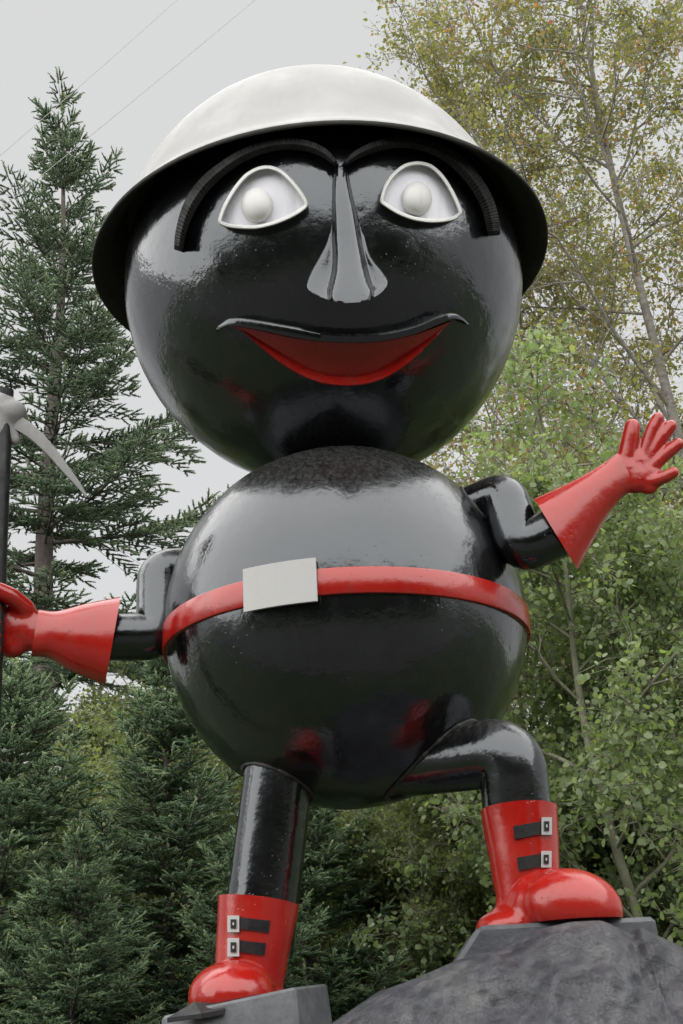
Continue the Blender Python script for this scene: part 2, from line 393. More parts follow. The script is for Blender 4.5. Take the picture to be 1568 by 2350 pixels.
# --- eyebrows: raised strips with carved cross ridges
rb = random.Random(3)
def brow(outer, inner, H=.085):
    N = 120; a = spline([(x, y, 0) for x, y in outer], N); b = spline([(x, y, 0) for x, y in inner], N)
    V, F = [], []
    for i in range(N+1):
        g = .0035*(1 if i % 2 else 0)*rb.uniform(.5, 1.5)
        e = min(1, min(i, N-i)/4)*.9+.1
        o, q = a[i], a[i].lerp(b[i], .74); mid = o.lerp(q, .5)
        for p, h in ((o, -.02), (o.lerp(q, .03), (H-g*1.6)*e), (mid, (H*1.02-g*.8)*e), (o.lerp(q, .93), (H*.62)*e), (q, -.02)):
            V.append(S(p.x, p.y, HC, HR+h))
    for i in range(N):
        for j in range(4): F.append((i*5+j, i*5+j+1, (i+1)*5+j+1, (i+1)*5+j))
    F.append((0, 1, 2, 3, 4)); F.append(tuple(N*5+j for j in range(5)))
    mk('eyebrow', V, F, BROW, head, smooth=False)
brow([(778,378),(750,342),(700,320),(635,318),(570,335),(510,368),(455,415),(420,470),(403,530),(399,572)],
     [(772,388),(735,368),(690,356),(640,356),(585,372),(535,402),(488,448),(455,500),(436,545),(428,582)])
brow([(784,378),(815,346),(865,322),(925,313),(990,324),(1050,352),(1100,400),(1132,455),(1146,505),(1149,538)],
     [(790,388),(828,370),(875,356),(925,350),(975,360),(1020,388),(1060,430),(1088,475),(1100,510),(1108,540)])
# --- nose: ridge with two flaring wings, folded from plate
def nose():
    rows = [  # each: ten (x, y, height): wall, wing edge, wing, groove, ridge | ridge, groove, wing, wing edge, wall
        [(714,120,-.01),(715,120,-.008),(717,120,.0),(722,118,.01),(732,116,.035),(768,116,.035),(776,118,.01),(780,120,.0),(785,122,-.008),(786,122,-.01)],
        [(700,220,-.01),(701,220,-.008),(704,220,-.004),(710,220,.005),(722,220,.075),(782,220,.075),(796,220,.005),(803,220,-.004),(811,220,-.008),(812,220,-.01)],
        [(693,340,-.01),(694,340,-.008),(699,340,-.004),(708,340,.005),(725,340,.115),(806,340,.115),(824,340,.005),(832,340,-.004),(839,340,-.008),(840,340,-.01)],
        [(688,470,-.01),(689,470,.0),(694,470,.005),(708,470,.01),(730,470,.165),(828,470,.165),(848,470,.01),(858,470,.005),(867,470,.0),(868,470,-.01)],
        [(646,560,-.01),(647,560,.05),(672,556,.055),(710,560,.04),(733,560,.22),(844,560,.22),(866,560,.04),(880,556,.055),(897,566,.05),(898,566,-.01)],
        [(600,640,-.01),(601,640,.11),(640,640,.11),(706,640,.08),(727,640,.29),(860,640,.29),(884,640,.08),(925,632,.11),(955,640,.11),(956,640,-.01)],
        [(577,697,-.01),(578,697,.17),(625,702,.17),(694,700,.14),(714,700,.35),(880,700,.35),(903,700,.14),(945,690,.17),(983,682,.17),(984,682,-.01)],
        [(583,728,-.01),(584,728,.21),(632,748,.215),(688,745,.21),(706,755,.40),(896,748,.40),(916,735,.21),(954,722,.215),(981,710,.21),(982,710,-.01)],
        [(603,746,-.01),(604,746,.235),(645,765,.24),(688,780,.27),(722,799,.44),(890,790,.44),(911,768,.27),(942,752,.24),(971,724,.235),(972,724,-.01)]]
    dense = []
    nr = 40
    cols = [spline(c, nr) for c in zip(*rows)]
    V, F = [], []; sub = 4; grid = []
    for i in range(nr+1):
        line = [cols[k][i].lerp(cols[k+1][i], q/sub) for k in range(9) for q in range(sub)] + [cols[9][i]]
        grid.append(line)
    w = 9*sub+1
    for _ in range(2):
        g2 = [list(r) for r in grid]
        for i in range(1, nr):
            for k in range(2, w-2): g2[i][k] = grid[i][k]*.4+(grid[i-1][k]+grid[i+1][k]+grid[i][k-1]+grid[i][k+1])*.15
        for k in range(2, w-2): g2[nr][k] = grid[nr][k]*.5+(grid[nr][k-1]+grid[nr][k+1])*.25
        grid = g2
    for r in grid:
        for p in r: V.append(HS((p.x, p.y), p.z*.7))
    for i in range(nr):
        for k in range(w-1): F.append((i*w+k, i*w+k+1, (i+1)*w+k+1, (i+1)*w+k))
    o = len(V)
    for k in range(w):
        q = V[nr*w+k]; V.append(HC + (q-HC).normalized()*(HR-.02))
    for k in range(w-1): F.append((nr*w+k, nr*w+k+1, o+k+1, o+k))
    mk('nose', V, F, BLACK, head, sharp=75)
nose()
# --- mouth
def mouth():
    up = [(205,905),(260,915),(350,935),(500,968),(650,988),(800,994),(950,986),(1100,958),(1200,925),(1300,885)]
    lo = [(205,905),(270,945),(340,1003),(440,1085),(540,1148),(650,1192),(780,1207),(900,1192),(1000,1152),(1100,1082),(1200,985),(1300,885)]
    N = 60; a = spline([(x, y, 0) for x, y in up], N); b = spline([(x, y, 0) for x, y in lo], N)
    V, F = [], []; rows = 10
    for i in range(N+1):
        for j in range(rows+1):
            p = a[i].lerp(b[i], j/rows); V.append(HS((p.x, p.y), .010))
    for i in range(N):
        for j in range(rows): F.append((i*(rows+1)+j, i*(rows+1)+j+1, (i+1)*(rows+1)+j+1, (i+1)*(rows+1)+j))
    mk('mouth', V, F, RED, head)
    V, F = [], []
    for i in range(N+1):
        w = min(46, (b[i]-a[i]).length*.3)
        t = (b[min(i+1, N)]-b[max(i-1, 0)]).normalized(); nrm = Vector((t.y, -t.x, 0))
        if nrm.y > 0: nrm = -nrm
        e = min(1, w/46)
        for off, h in ((w*1.0, .008), (w*.95, .016*e+.004), (w*.45, .045*e+.004), (w*.08, .07*e), (0, .06*e), (-3, -.02)):
            p = b[i]+nrm*off; V.append(HS((p.x, p.y), h))
    for i in range(N):
        for j in range(5): F.append((i*6+j, i*6+j+1, (i+1)*6+j+1, (i+1)*6+j))
    mk('lower_lip', V, F, RED, head, sharp=60)
    tu = spline([(x, y, 0) for x, y in [(122,928),(165,892),(215,870),(330,880),(520,913),(680,943),(850,950),(1000,935),(1130,902),(1230,860),(1300,846),(1350,866),(1388,902)]], N)
    td = spline([(x, y, 0) for x, y in [(128,936),(170,916),(230,912),(350,934),(500,967),(650,988),(800,995),(950,988),(1100,958),(1225,908),(1290,880),(1345,880),(1384,908)]], N)
    V, F = [], []
    for i in range(N+1):
        e = max(.08, math.sin(math.pi*i/N)**.35)
        for p, h in ((tu[i], -.02), (tu[i], .075*e), (tu[i].lerp(td[i], .25), .092*e), (tu[i].lerp(td[i], .93), .095*e), (td[i], .085*e), (td[i].lerp(tu[i], .12), -.02)):
            V.append(HS((p.x, p.y), h))
    for i in range(N):
        for j in range(5): F.append((i*6+j, i*6+j+1, (i+1)*6+j+1, (i+1)*6+j))
    F.append(tuple(range(6))); F.append(tuple(N*6+j for j in range(6)))
    mk('upper_lip', V, F, BLACK, head, sharp=55)
mouth()
# --- helmet
def helmet():
    c = Vector((-.06, 6.78, HC.z)); rot = R_(144)
    def rows(prof, n=96):
        V, F = [], []
        for r, z, k in prof:                       # k: 1 = brim oval, 0 = round dome
            for i in range(n):
                t = 2*math.pi*i/n; x, y = r*(1+.028*k)*math.cos(t), r*(1-.028*k)*math.sin(t)
                V.append(c + Vector((x*math.cos(rot)-y*math.sin(rot), x*math.sin(rot)+y*math.cos(rot), z)))
        for j in range(len(prof)-1):
            for i in range(n): F.append((j*n+i, j*n+(i+1) % n, (j+1)*n+(i+1) % n, (j+1)*n+i))
        return V, F
    prof = [(1.40, .16, 1), (1.40, .182, 1), (1.365, .225, 1), (1.315, .27, .8), (1.275, .315, .5), (1.247, .37, .2)]
    for k in range(1, 19):
        t = math.asin(.27)+(math.pi/2-math.asin(.27))*k/18; prof.append((max(.002, 1.27*math.cos(t)), 1.39*math.sin(t), 0))
    h = mk('helmet', *rows(prof), WHITE, statue); h['label'] = 'white domed helmet with wide drooping brim'
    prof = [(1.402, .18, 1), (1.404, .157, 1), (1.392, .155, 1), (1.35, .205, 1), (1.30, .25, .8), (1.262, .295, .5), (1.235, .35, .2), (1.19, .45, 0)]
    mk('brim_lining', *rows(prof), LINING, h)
helmet()
# --- belt and its plate
def belt():
    prof = [(.96, -.145), (1.008, -.145), (1.012, -.139), (1.012, -.018), (1.008, -.012), (.96, -.012)]
    V, F = revolve(prof, 128, BC.x, BC.y, BC.z, close=True)
    b = mk('belt', V, F, RED, statue, sharp=45)
    n, m = 14, 8; V, F = [], []
    c = [(558, 1308), (724, 1282), (731, 1380), (565, 1406)]
    # plate follows the belt's curve: measured corner directions on a vertical cylinder about the body axis
    def cyl(px, py, r):
        d = ray(px, py); a = d.x*d.x+d.y*d.y; bb = 2*(d.x*(EYE.x-BC.x)+d.y*(EYE.y-BC.y)); cc = (EYE.x-BC.x)**2+(EYE.y-BC.y)**2-r*r
        t = (-bb-math.sqrt(bb*bb-4*a*cc))/(2*a); return EYE+d*t
    q = [cyl(*p, 1.02) for p in c]
    az = [math.atan2(p.x-BC.x, -(p.y-BC.y)) for p in q]
    a0, a1 = (az[0]+az[3])/2, (az[1]+az[2])/2; z1, z0 = (q[0].z+q[1].z)/2, (q[2].z+q[3].z)/2
    for r in (1.016, 1.032):
        for j in range(m+1):
            for i in range(n+1):
                a = a0+(a1-a0)*i/n; z = z0+(z1-z0)*j/m
                V.append((BC.x+r*math.sin(a), BC.y-r*math.cos(a), z))
    w = n+1; o = w*(m+1)
    for j in range(m):
        for i in range(n):
            F.append((j*w+i, j*w+i+1, (j+1)*w+i+1, (j+1)*w+i)); F.append((o+j*w+i, o+j*w+i+1, o+(j+1)*w+i+1, o+(j+1)*w+i))
    for i in range(n): F.append((i, i+1, o+i+1, o+i)); F.append((m*w+i, m*w+i+1, o+m*w+i+1, o+m*w+i))
    for j in range(m): F.append((j*w, (j+1)*w, o+(j+1)*w, o+j*w)); F.append((j*w+n, (j+1)*w+n, o+(j+1)*w+n, o+j*w+n))
    p = mk('belt_plate', V, F, PLATE, b, sharp=45); p['label'] = 'blank white rectangular plate on red belt'
belt()
# --- arms (bent pipe)
def pipe(name, pts, rad, bend, mat=BLACK, n=36):
    path = bend_path(pts, bend, 8)
    L = [0]
    for i in range(1, len(path)): L.append(L[-1]+(path[i]-path[i-1]).length)
    r = [rad[0]+(rad[1]-rad[0])*l/L[-1] for l in L] if isinstance(rad, tuple) else rad
    return mk(name, *tube_vf(path, r, n), mat, statue, sharp=60)
pipe('arm', [PS(1000,1200,6.95), PS(1158,1136,6.72), PS(1194,1262,6.66), PS(1282,1220,6.63)], (.118, .135), .075)
pipe('arm', [PS(470,1310,7.25), PS(366,1310,7.22), PS(366,1462,7.12), PS(212,1462,7.08)], .128, .085)
# --- legs
pipe('leg', [PS(650,1700,7.02), PS(588,2190,7.09)], .182, .1)
pipe('leg', [PS(930,1752,7.05), PS(1174,1724,6.70), PS(1192,1905,6.77)], .17, .12)
def weld(p0, p1, r):
    """irregular bead where a pipe enters the body ball"""
    d = (p1-p0).normalized(); up = Vector((0, 0, 1)) if abs(d.z) < .9 else Vector((1, 0, 0)); s_ = d.cross(up).normalized(); t_ = d.cross(s_)
    pts = []
    for i in range(90):
        a = 2*math.pi*i/90; o = p0 + (s_*math.cos(a)+t_*math.sin(a))*(r+.004) - BC
        b = o.dot(d); c = o.dot(o)-(BR+.004)**2; D = b*b-c
        if D <= 0: return
        pts.append(BC+o+d*(-b+math.sqrt(D)))
    pts.append(pts[0]); pts.append(pts[1])
    rad = [.010+.006*noise.noise(p*22) for p in pts]
    mk('weld_bead', *tube_vf(pts, rad, 8), WELD, body)
weld(PS(1000,1200,6.95), PS(1158,1136,6.72), .12); weld(PS(470,1310,7.25), PS(366,1310,7.22), .128)
weld(PS(650,1700,7.02), PS(588,2190,7.09), .182); weld(PS(930,1752,7.05), PS(1174,1724,6.70), .17)
# --- gloves
def cone_cuff(a_ring, b_ring, thick=.012):
    """sheet cone between two rings of points, with a returned inner face"""
    n = len(a_ring); V = list(a_ring)+list(b_ring); ca = sum(a_ring, Vector())/n; cb = sum(b_ring, Vector())/n
    V += [p+(cb-p).normalized()*thick for p in b_ring] + [p+(ca-p).normalized()*thick for p in a_ring]
    F = []
    for j in range(3):
        for i in range(n): F.append((j*n+i, j*n+(i+1) % n, (j+1)*n+(i+1) % n, (j+1)*n+i))
    return V, F
def ring(c, ax, r1, r2, side, n=40):
    """ellipse about c, normal ax, half-axes r1 along 'side', r2 across"""
    ax = ax.normalized(); s = (side - ax*side.dot(ax)).normalized(); t = ax.cross(s)
    return [c + s*r1*math.cos(2*math.pi*i/n) + t*r2*math.sin(2*math.pi*i/n) for i in range(n)]
def loft(rings):
    n = len(rings[0]); V = [p for r in rings for p in r]; F = []
    for j in range(len(rings)-1):
        for i in range(n): F.append((j*n+i, j*n+(i+1) % n, (j+1)*n+(i+1) % n, (j+1)*n+i))
    return V, F
def HZ(z, Y): return PS(1343+z[0]*.14352, 907.4+z[1]*.14352, Y)
def waving_glove():
    Yh = 6.62
    # skeleton in the plane of the palm, fingers spread
    palm = []
    for (x, y, r) in [(150,1500,.10),(330,1420,.105),(520,1330,.10),(640,1200,.105),(780,1290,.10),(830,1080,.09),(960,1250,.085),(980,1000,.07),(1020,1120,.07),(1000,1400,.065)]:
        palm.append(ellipsoid(HZ((x, y), Yh), (r, r*.55, r), None, 14, 8))
    fingers = [([(640,1080),(690,850),(735,620),(755,500)], .052, .044),
               ([(930,1000),(1000,760),(1085,520),(1165,370)], .042, .036),
               ([(1000,1030),(1120,830),(1250,640),(1370,490)], .043, .036),
               ([(1010,1180),(1180,1040),(1340,900),(1490,780)], .039, .034),
               ([(940,1400),(1120,1370),(1290,1300),(1410,1235)], .040, .032)]
    parts = palm
    for pts, r0, r1 in fingers:
        yo = [0, -.015, -.03, -.035]
        q = [HZ(p, Yh+yo[i]) for i, p in enumerate(pts)]
        for i in range(3):
            a, b = (r0+(r1-r0)*i/3)*.98, (r0+(r1-r0)*(i+1)/3)*.99
            parts.append(capsule(q[i], q[i+1], a, b))
    hand = remeshed(merge(*parts), .008, 4)
    # gauntlet: wrist to flared open cuff
    hv = mesh_vf(hand); bpy.data.meshes.remove(hand)
    w0 = [PS(1228,1146,6.62), PS(1326,1306,6.62)]
    c_b = (w0[0]+w0[1])/2; rb = (w0[0]-w0[1]).length/2
    w1 = [PS(1330,1098,6.62), PS(1385,1198,6.62)]; w2 = [PS(1392,1060,6.62), PS(1428,1142,6.62)]; w3 = [PS(1432,1030,6.62), PS(1462,1118,6.62)]
    rings = []
    for (a, b), dep in ((w0, .17), (w1, .12), (w2, .08), (w3, .05)):
        c = (a+b)/2; s = (a-b).normalized(); rr = (a-b).length/2
        ax = s.cross(ray(1300, 1200).normalized()); rings.append(ring(c, ax, rr, dep, s))
    dense = []
    for i in range(40):
        col = spline([r[i] for r in rings], 12); dense.append(col)
    R2 = [[dense[i][j] for i in range(40)] for j in range(13)]
    ca = sum(R2[0], Vector())/40
    inner = [p+(ca-p)*.08 for p in R2[0]]; cm_ = sum(R2[2], Vector())/40; deep = [p+(ca-p)*.3+(cm_-ca)*.8 for p in R2[0]]
    cuff = loft([deep, inner]+R2)
    V, F = merge(hv, cuff)
    g = mk('glove', V, F, RED, statue, sharp=55); g['label'] = 'open red gauntlet waving with spread fingers'
waving_glove()
def gripping_glove():
    Yh = 7.03
    parts = []
    for (x, y, r) in [(120,1452,.115),(85,1450,.115),(50,1440,.125),(20,1432,.125),(30,1470,.10),(35,1405,.10)]:
        parts.append(ellipsoid(PS(x, y, Yh+.06), (r, r*.6, r), None, 14, 8))
    # thumb over the handle, four fingers folding round it from behind
    th = [PS(60,1398,Yh+.02), PS(25,1368,Yh-.06), PS(-10,1352,Yh-.10), PS(-42,1362,Yh-.08)]
    for i in range(3): parts.append(capsule(th[i], th[i+1], .055-.004*i, .051-.004*i))
    for k, y in enumerate((1392, 1424, 1456, 1487)):
        f = [PS(10, y, Yh+.07), PS(-38, y+2, Yh+.06), PS(-60, y+4, Yh-.03), PS(-38, y+5, Yh-.11), PS(-12, y+5, Yh-.105)]
        for i in range(4): parts.append(capsule(f[i], f[i+1], .045-.002*i, .043-.002*i))
    hand = remeshed(merge(*parts), .012, 8); hv = mesh_vf(hand); bpy.data.meshes.remove(hand)
    prs = [((276,1372),(241,1570),.18), ((200,1386),(165,1540),.15), ((132,1404),(112,1510),.115), ((90,1400),(72,1506),.08)]
    rings = []
    for a, b, dep in prs:
        a, b = PS(*a, Yh+.04), PS(*b, Yh+.04); s = (a-b).normalized(); rings.append(ring((a+b)/2, s.cross(ray(230, 1470).normalized()), (a-b).length/2, dep, s))
    dense = [spline([r[i] for r in rings], 12) for i in range(40)]
    R2 = [[dense[i][j] for i in range(40)] for j in range(13)]
    ca = sum(R2[0], Vector())/40
    inner = [p+(ca-p)*.08 for p in R2[0]]; cm_ = sum(R2[2], Vector())/40; deep = [p+(ca-p)*.3+(cm_-ca)*.8 for p in R2[0]]
    V, F = merge(hv, loft([deep, inner]+R2))
    g = mk('glove', V, F, RED, statue, sharp=55); g['label'] = 'red gauntlet closed round the pickaxe handle'
gripping_glove()
# --- boots
def surf_patch(name, px_quad, Yc, axis_a, axis_b, rad, mat, parent, thick=.006, n=12):
    """thin strip wrapped on a boot shaft (tapered cylinder from axis_a to axis_b), between measured corners"""
    a, b = Vector(axis_a), Vector(axis_b); ax = (b-a); L = ax.length; ax.normalize()
    def hit(px, py, extra):
        d = ray(px, py).normalized(); t = 0
        o = EYE
        # march to the tapered shaft
        t = (a-o).length*.8
        for _ in range(60):
            p = o+d*t; s = (p-a).dot(ax); rr = rad[0]+(rad[1]-rad[0])*max(0, min(1.2, s/L))+extra
            dist = ((p-a)-ax*s).length-rr
            t += dist*.8
            if abs(dist) < 1e-5: break
        return o+d*t
    V, F = [], []
    for ex in (-.004, thick):
        for j in range(2):
            for i in range(n+1):
                l0, l1 = px_quad[0], px_quad[3]; r0, r1 = px_quad[1], px_quad[2]
                e0 = (l0[0]+(r0[0]-l0[0])*i/n, l0[1]+(r0[1]-l0[1])*i/n); e1 = (l1[0]+(r1[0]-l1[0])*i/n, l1[1]+(r1[1]-l1[1])*i/n)
                p = e0 if j == 0 else e1; V.append(hit(p[0], p[1], ex))
    w = n+1
    for i in range(n):
        F.append((i, i+1, w+i+1, w+i)); F.append((2*w+i, 2*w+i+1, 3*w+i+1, 3*w+i))
        F.append((i, i+1, 2*w+i+1, 2*w+i)); F.append((w+i, w+i+1, 3*w+i+1, 3*w+i))
    F.append((0, w, 3*w, 2*w)); F.append((n, w+n, 3*w+n, 2*w+n))
    return mk(name, V, F, mat, parent, sharp=45)
def buckle(c, hw, hh, lean, args, parent):
    """square painted buckle: four bars and a prong dot"""
    x, y = c; k = .36
    def q(x0, y0, x1, y1): return [(x+x0+lean*y0, y+y0), (x+x1+lean*y0, y+y0), (x+x1+lean*y1, y+y1), (x+x0+lean*y1, y+y1)]
    Vs, Fs = [], []
    base = surf_patch('buckle', q(-hw, -hh, hw, hh), *args, PLATE, parent, .012, 6)
    surf_patch('strap', q(-hw*.48, -hh*.55, hw*.48, hh*.55), *args, STRAP, parent, .018, 4)
    surf_patch('buckle_prong', q(-hw*.14, -hh*.16, hw*.14, hh*.16), *args, PLATE, parent, .022, 3)
def shaft(a, b, ra, rb, rim=.02, n=48, wob=.006, front=0):
    a, b = Vector(a), Vector(b); V, F = tube_vf([a+(b-a)*t for t in np.linspace(0, 1, 10)], [ra+(rb-ra)*t for t in np.linspace(0, 1, 10)], n, False)
    Vi, Fi = tube_vf([a, a+(b-a)*.3], [ra-rim, ra-rim*2.2], n, False)
    o = len(V); V = V+Vi; F = F+[tuple(i+o for i in f) for f in Fi]
    for i in range(n): F.append((i, (i+1) % n, o+(i+1) % n, o+i))
    L = (b-a).length
    for i, v in enumerate(V):
        t = max(0, 1-(v-a).length/L*1.6); v = v+Vector((0, 0, front*t*max(-.6, (a.y-v.y)/ra)))
        V[i] = v+Vector((noise.noise(v*6), noise.noise(v*6+Vector((9, 0, 0))), 0))*wob
    return V, F
TL = R_(8.5)
def boot_left():
    Y = 7.0
    a = (PS(511,2066,Y)+PS(677,2090,Y))/2 + Vector((0, 0, .02)); b = PS(570,2262,Y)
    V1 = shaft(a, b, .202, .168, front=.05)
    sole_z = PS(545, 2300, 6.85).z
    toe = PS(530, 2274, 6.64)
    parts = [ellipsoid(toe+Vector((0, .05, -.02)), (.205, .27, .155), Matrix.Rotation(R_(12), 3, 'Z'), 24, 16),
             ellipsoid(toe+Vector((.02, .24, .0)), (.17, .22, .15), None, 20, 12),
             capsule(b+Vector((0, 0, .12)), b+Vector((0, 0, -.12)), .16, .17, 20),
             ellipsoid(Vector((b.x, b.y+.02, sole_z+.02)), (.185, .2, .10), None, 20, 12)]
    me = remeshed(merge(*parts), .016, 10, [(Vector((toe.x, toe.y, sole_z)), Vector((math.sin(TL), 0, -math.cos(TL))))])
    V, F = merge(V1, mesh_vf(me))
    o = mk('boot', V, F, RED, statue, sharp=60); o['label'] = 'red boot with buckles on the grey slab'
    fl = [(384,2336,6.40),(446,2299,6.44),(520,2304,6.46),(515,2316,6.37),(462,2326,6.34)]
    V = [PS(*q) for q in fl]; V += [v-Vector((0, 0, .02)) for v in V]; n = len(fl)
    mk('sole_plate', V, [tuple(range(n)), tuple(range(2*n-1, n-1, -1))]+[(i, (i+1) % n, n+(i+1) % n, n+i) for i in range(n)], STRAP, o, smooth=False)
    args = (Y, a, b, (.205, .171))
    def Q(z): return (377.5+z[0]*.22223, 1974.5+z[1]*.22223)
    for y, x1, dy in ((655, 1095, 40), (893, 1050, 34)):
        surf_patch('strap', [Q((740, y-72)), Q((x1, y-72+dy)), Q((x1-14, y+52+dy)), Q((740, y+48))], *args, STRAP, o, .006)
    buckle(Q((712, 655)), 13.5, 19, 0, args, o); buckle(Q((712, 897)), 13.5, 21, 0, args, o)
    return sole_z, toe
LS, LB = boot_left()
def boot_right():
    Y = 6.75
    a = (PS(1107,1868,Y)+PS(1275,1848,Y))/2; b = PS(1213, 2070, Y)
    V1 = shaft(a, b, .188, .15, front=.05)
    sole_z = PS(1260, 2118, 6.6).z
    toe = PS(1322, 2062, 6.55)
    parts = [ellipsoid(toe+Vector((-.02, 0, -.035)), (.232, .2, .17), Matrix.Rotation(R_(12), 3, 'Y') @ Matrix.Rotation(R_(-10), 3, 'Z'), 24, 16),
             ellipsoid(toe.lerp(b, .55)+Vector((0, 0, -.02)), (.20, .19, .17), None, 24, 16),
             capsule(b+Vector((0, 0, .12)), b+Vector((0, 0, -.1)), .15, .16, 20),
             ellipsoid(Vector((b.x-.03, b.y, sole_z+.0)), (.235, .22, .10), None, 24, 12)]
    me = remeshed(merge(*parts), .016, 9, [(Vector((0, 0, sole_z)), Vector((0, 0, -1)))])
    V, F = merge(V1, mesh_vf(me))
    o = mk('boot', V, F, RED, statue, sharp=60); o['label'] = 'red boot with buckles raised on the big rock'
    args = (Y, a, b, (.191, .153))
    def Q(z): return (871.1+z[0]*.44446, 1560.7+z[1]*.44446)
    for y0, x0, y1 in ((788, 690, 760), (950, 710, 928)):
        surf_patch('strap', [Q((x0, y0-34)), Q((838, y1-32)), Q((838, y1+34)), Q((x0+8, y0+34))], *args, STRAP, o, .006)
    buckle(Q((864, 753)), 12, 20, 0, args, o); buckle(Q((862, 925)), 12, 19, 0, args, o)
    return sole_z, b
RS, RB = boot_right()

# ================================================================== PICKAXE (held)
def pickaxe():
    Y = 7.03
    top, low = PS(9, 985, Y-.02), PS(-10, 1450, Y-.035)
    d = (low-top).normalized(); bot = low + d*2.6
    root = empty('pickaxe', bot); tag(root, 'large miner pickaxe with silver curved head and dark handle held by the statue', 'pickaxe')
    mk('handle', *tube_vf([top-d*.25, bot], [.048, .042], 24), STRAP, root, sharp=50)
    # head: socket + two curved tapering blades
    ey = top-d*.02
    sock = []
    S1 = [(PS(x, y, Y), w) for x, y, w in [(-60,1020,.04), (-35,962,.075), (-8,940,.085), (18,948,.085), (44,975,.055)]]
    parts = [capsule(PS(5, 930, Y), PS(2, 998, Y), .085, .075, 16), capsule(PS(-20, 945, Y), PS(28, 950, Y), .09, .088, 16), capsule(PS(30,960,Y), PS(36,1012,Y), .035, .03, 12), capsule(PS(-28,960,Y), PS(-26,1012,Y), .035, .03, 12)]
    me = remeshed(merge(*parts), .014, 5); V, F = mesh_vf(me)
    def blade(pts, w0):
        c = spline([PS(x, y, Y) for x, y in pts], 24); V, F = [], []
        for i, p in enumerate(c):
            t = (c[min(i+1, 24)]-c[max(i-1, 0)]).normalized(); s = Vector((0, 1, 0)); u = t.cross(s).normalized()
            w = w0*.84*(1-i/24*.86); th = w*.85
            for k, (a, b) in enumerate(((1, .75), (.35, 1), (-1, .8), (-1, -.8), (.35, -1), (1, -.75))): V.append(p+u*a*w+s*b*th)
        for i in range(24):
            for k in range(6): F.append((i*6+k, i*6+(k+1) % 6, (i+1)*6+(k+1) % 6, (i+1)*6+k))
        F.append(tuple(range(6))); F.append(tuple(24*6+k for k in range(6)))
        return V, F
    V, F = merge((V, F), blade([(34,968),(78,997),(118,1036),(152,1078),(180,1112),(198,1138)], .052), blade([(-26,966),(-72,992),(-115,1028),(-150,1068),(-182,1112)], .052))
    mk('pick_head', V, F, SILVER, root, sharp=35)
pickaxe()

# ================================================================== ROCKS
def rock_from_outline(name, outline, Yf, bulge, depth, label, mat, cat='rock', seed=0, amp=.15, ymode=0, sharp=16):
    """rock standing on the ground: crest traced along x, front face swelling towards the ground, back falling away"""
    cr = spline([(x, y, 0) for x, y in outline], 60); crest = [PS(p.x, p.y, Yf) for p in cr]
    rows = []; prof = [(0, 0.0), (.03, .10), (.09, .22), (.18, .38), (.3, .52), (.45, .66), (.62, .8), (.8, .92), (1, 1)]
    V, F = [], []
    back = [(1.0, .5), (1.0, .9), (.93, 1.0), (.6, 1.05), (0, 1.1)]
    N = len(crest)
    prof2 = []
    for (zf, yo) in reversed([(1-t, -b*bulge) for t, b in prof]): prof2.append((zf, yo))
    for (zf, yo) in back: prof2.append((zf, yo*depth))
    m = len(prof2); 
    for i, c in enumerate(crest):
        for zf, yo in prof2: V.append(Vector((c.x, c.y+yo, c.z*zf - (.12 if zf == 0 else 0))))
    for i in range(N-1):
        for j in range(m-1): F.append((i*m+j, (i+1)*m+j, (i+1)*m+j+1, i*m+j+1))
    F.append(tuple(range(m))); F.append(tuple((N-1)*m+j for j in range(m)))
    me = bpy.data.meshes.new(name); me.from_pydata([tuple(v) for v in V], [], F)
    bm = bmesh.new(); bm.from_mesh(me); bmesh.ops.recalc_face_normals(bm, faces=bm.faces); bmesh.ops.subdivide_edges(bm, edges=bm.edges, cuts=2, use_grid_fill=True)
    sd = Vector((seed, seed*2.1, 0))
    for v in bm.verts:
        n = v.normal; p = v.co+sd
        d = amp*1.0*noise.fractal(p*1.1, 1.0, 2.0, 3) + amp*.9*(.3-abs(noise.noise(p*2.2))) + amp*.35*(.3-abs(noise.noise(p*5.0)))
        vo = noise.voronoi(Vector((p.x*1.5, p.y*1.5, p.z*1.9))+noise.noise_vector(p*2)*.12)[0]; d += amp*1.1*(min(.55, vo[1]-vo[0])-.25)
        f = abs(n.y) if ymode == 0 else 1
        v.co += Vector((n.x*.5, n.y, n.z*.35))*d*max(.35, f)
    bm.to_mesh(me); bm.free()
    tmp = bpy.data.objects.new('tmp', me); COL.objects.link(tmp)      # break the swell into chipped facets
    dm_ = tmp.modifiers.new('d', 'DECIMATE'); dm_.ratio = .07
    dg = bpy.context.evaluated_depsgraph_get(); dg.update(); m2 = bpy.data.meshes.new_from_object(tmp.evaluated_get(dg))
    bpy.data.objects.remove(tmp); bpy.data.meshes.remove(me); m2.name = name; me = m2
    bm = bmesh.new(); bm.from_mesh(me); bmesh.ops.bevel(bm, geom=bm.edges[:], offset=.008, segments=1, affect='EDGES'); bmesh.ops.triangulate(bm, faces=bm.faces)
    for v in bm.verts: v.co += Vector((noise.noise(v.co*4), noise.noise(v.co*4+Vector((5, 0, 0))), noise.noise(v.co*4+Vector((0, 7, 0)))))*.012
    bm.to_mesh(me); bm.free()
    o = link(name, me, mat, None); sharpen(me, sharp); tag(o, label, cat); return o
def Q5(z): return (871.1+z[0]*.44446, 1560.7+z[1]*.44446)
crest = [(700,2420),(745,2365),(800,2325)] + [Q5(z) for z in [(30,1612),(140,1572),(240,1540),(330,1503),(420,1470),(500,1440),(650,1392),(740,1340),(830,1292),(900,1276),(1020,1252),(1140,1244),(1220,1280),(1300,1312),(1340,1280),(1400,1302),(1480,1345),(1568,1385)]] + [(1640,2230),(1730,2300),(1800,2420)]
rock_from_outline('boulder', crest, 6.32, 1.1, 1.3, 'big dark slate boulder under the raised red boot', ROCK, seed=3)
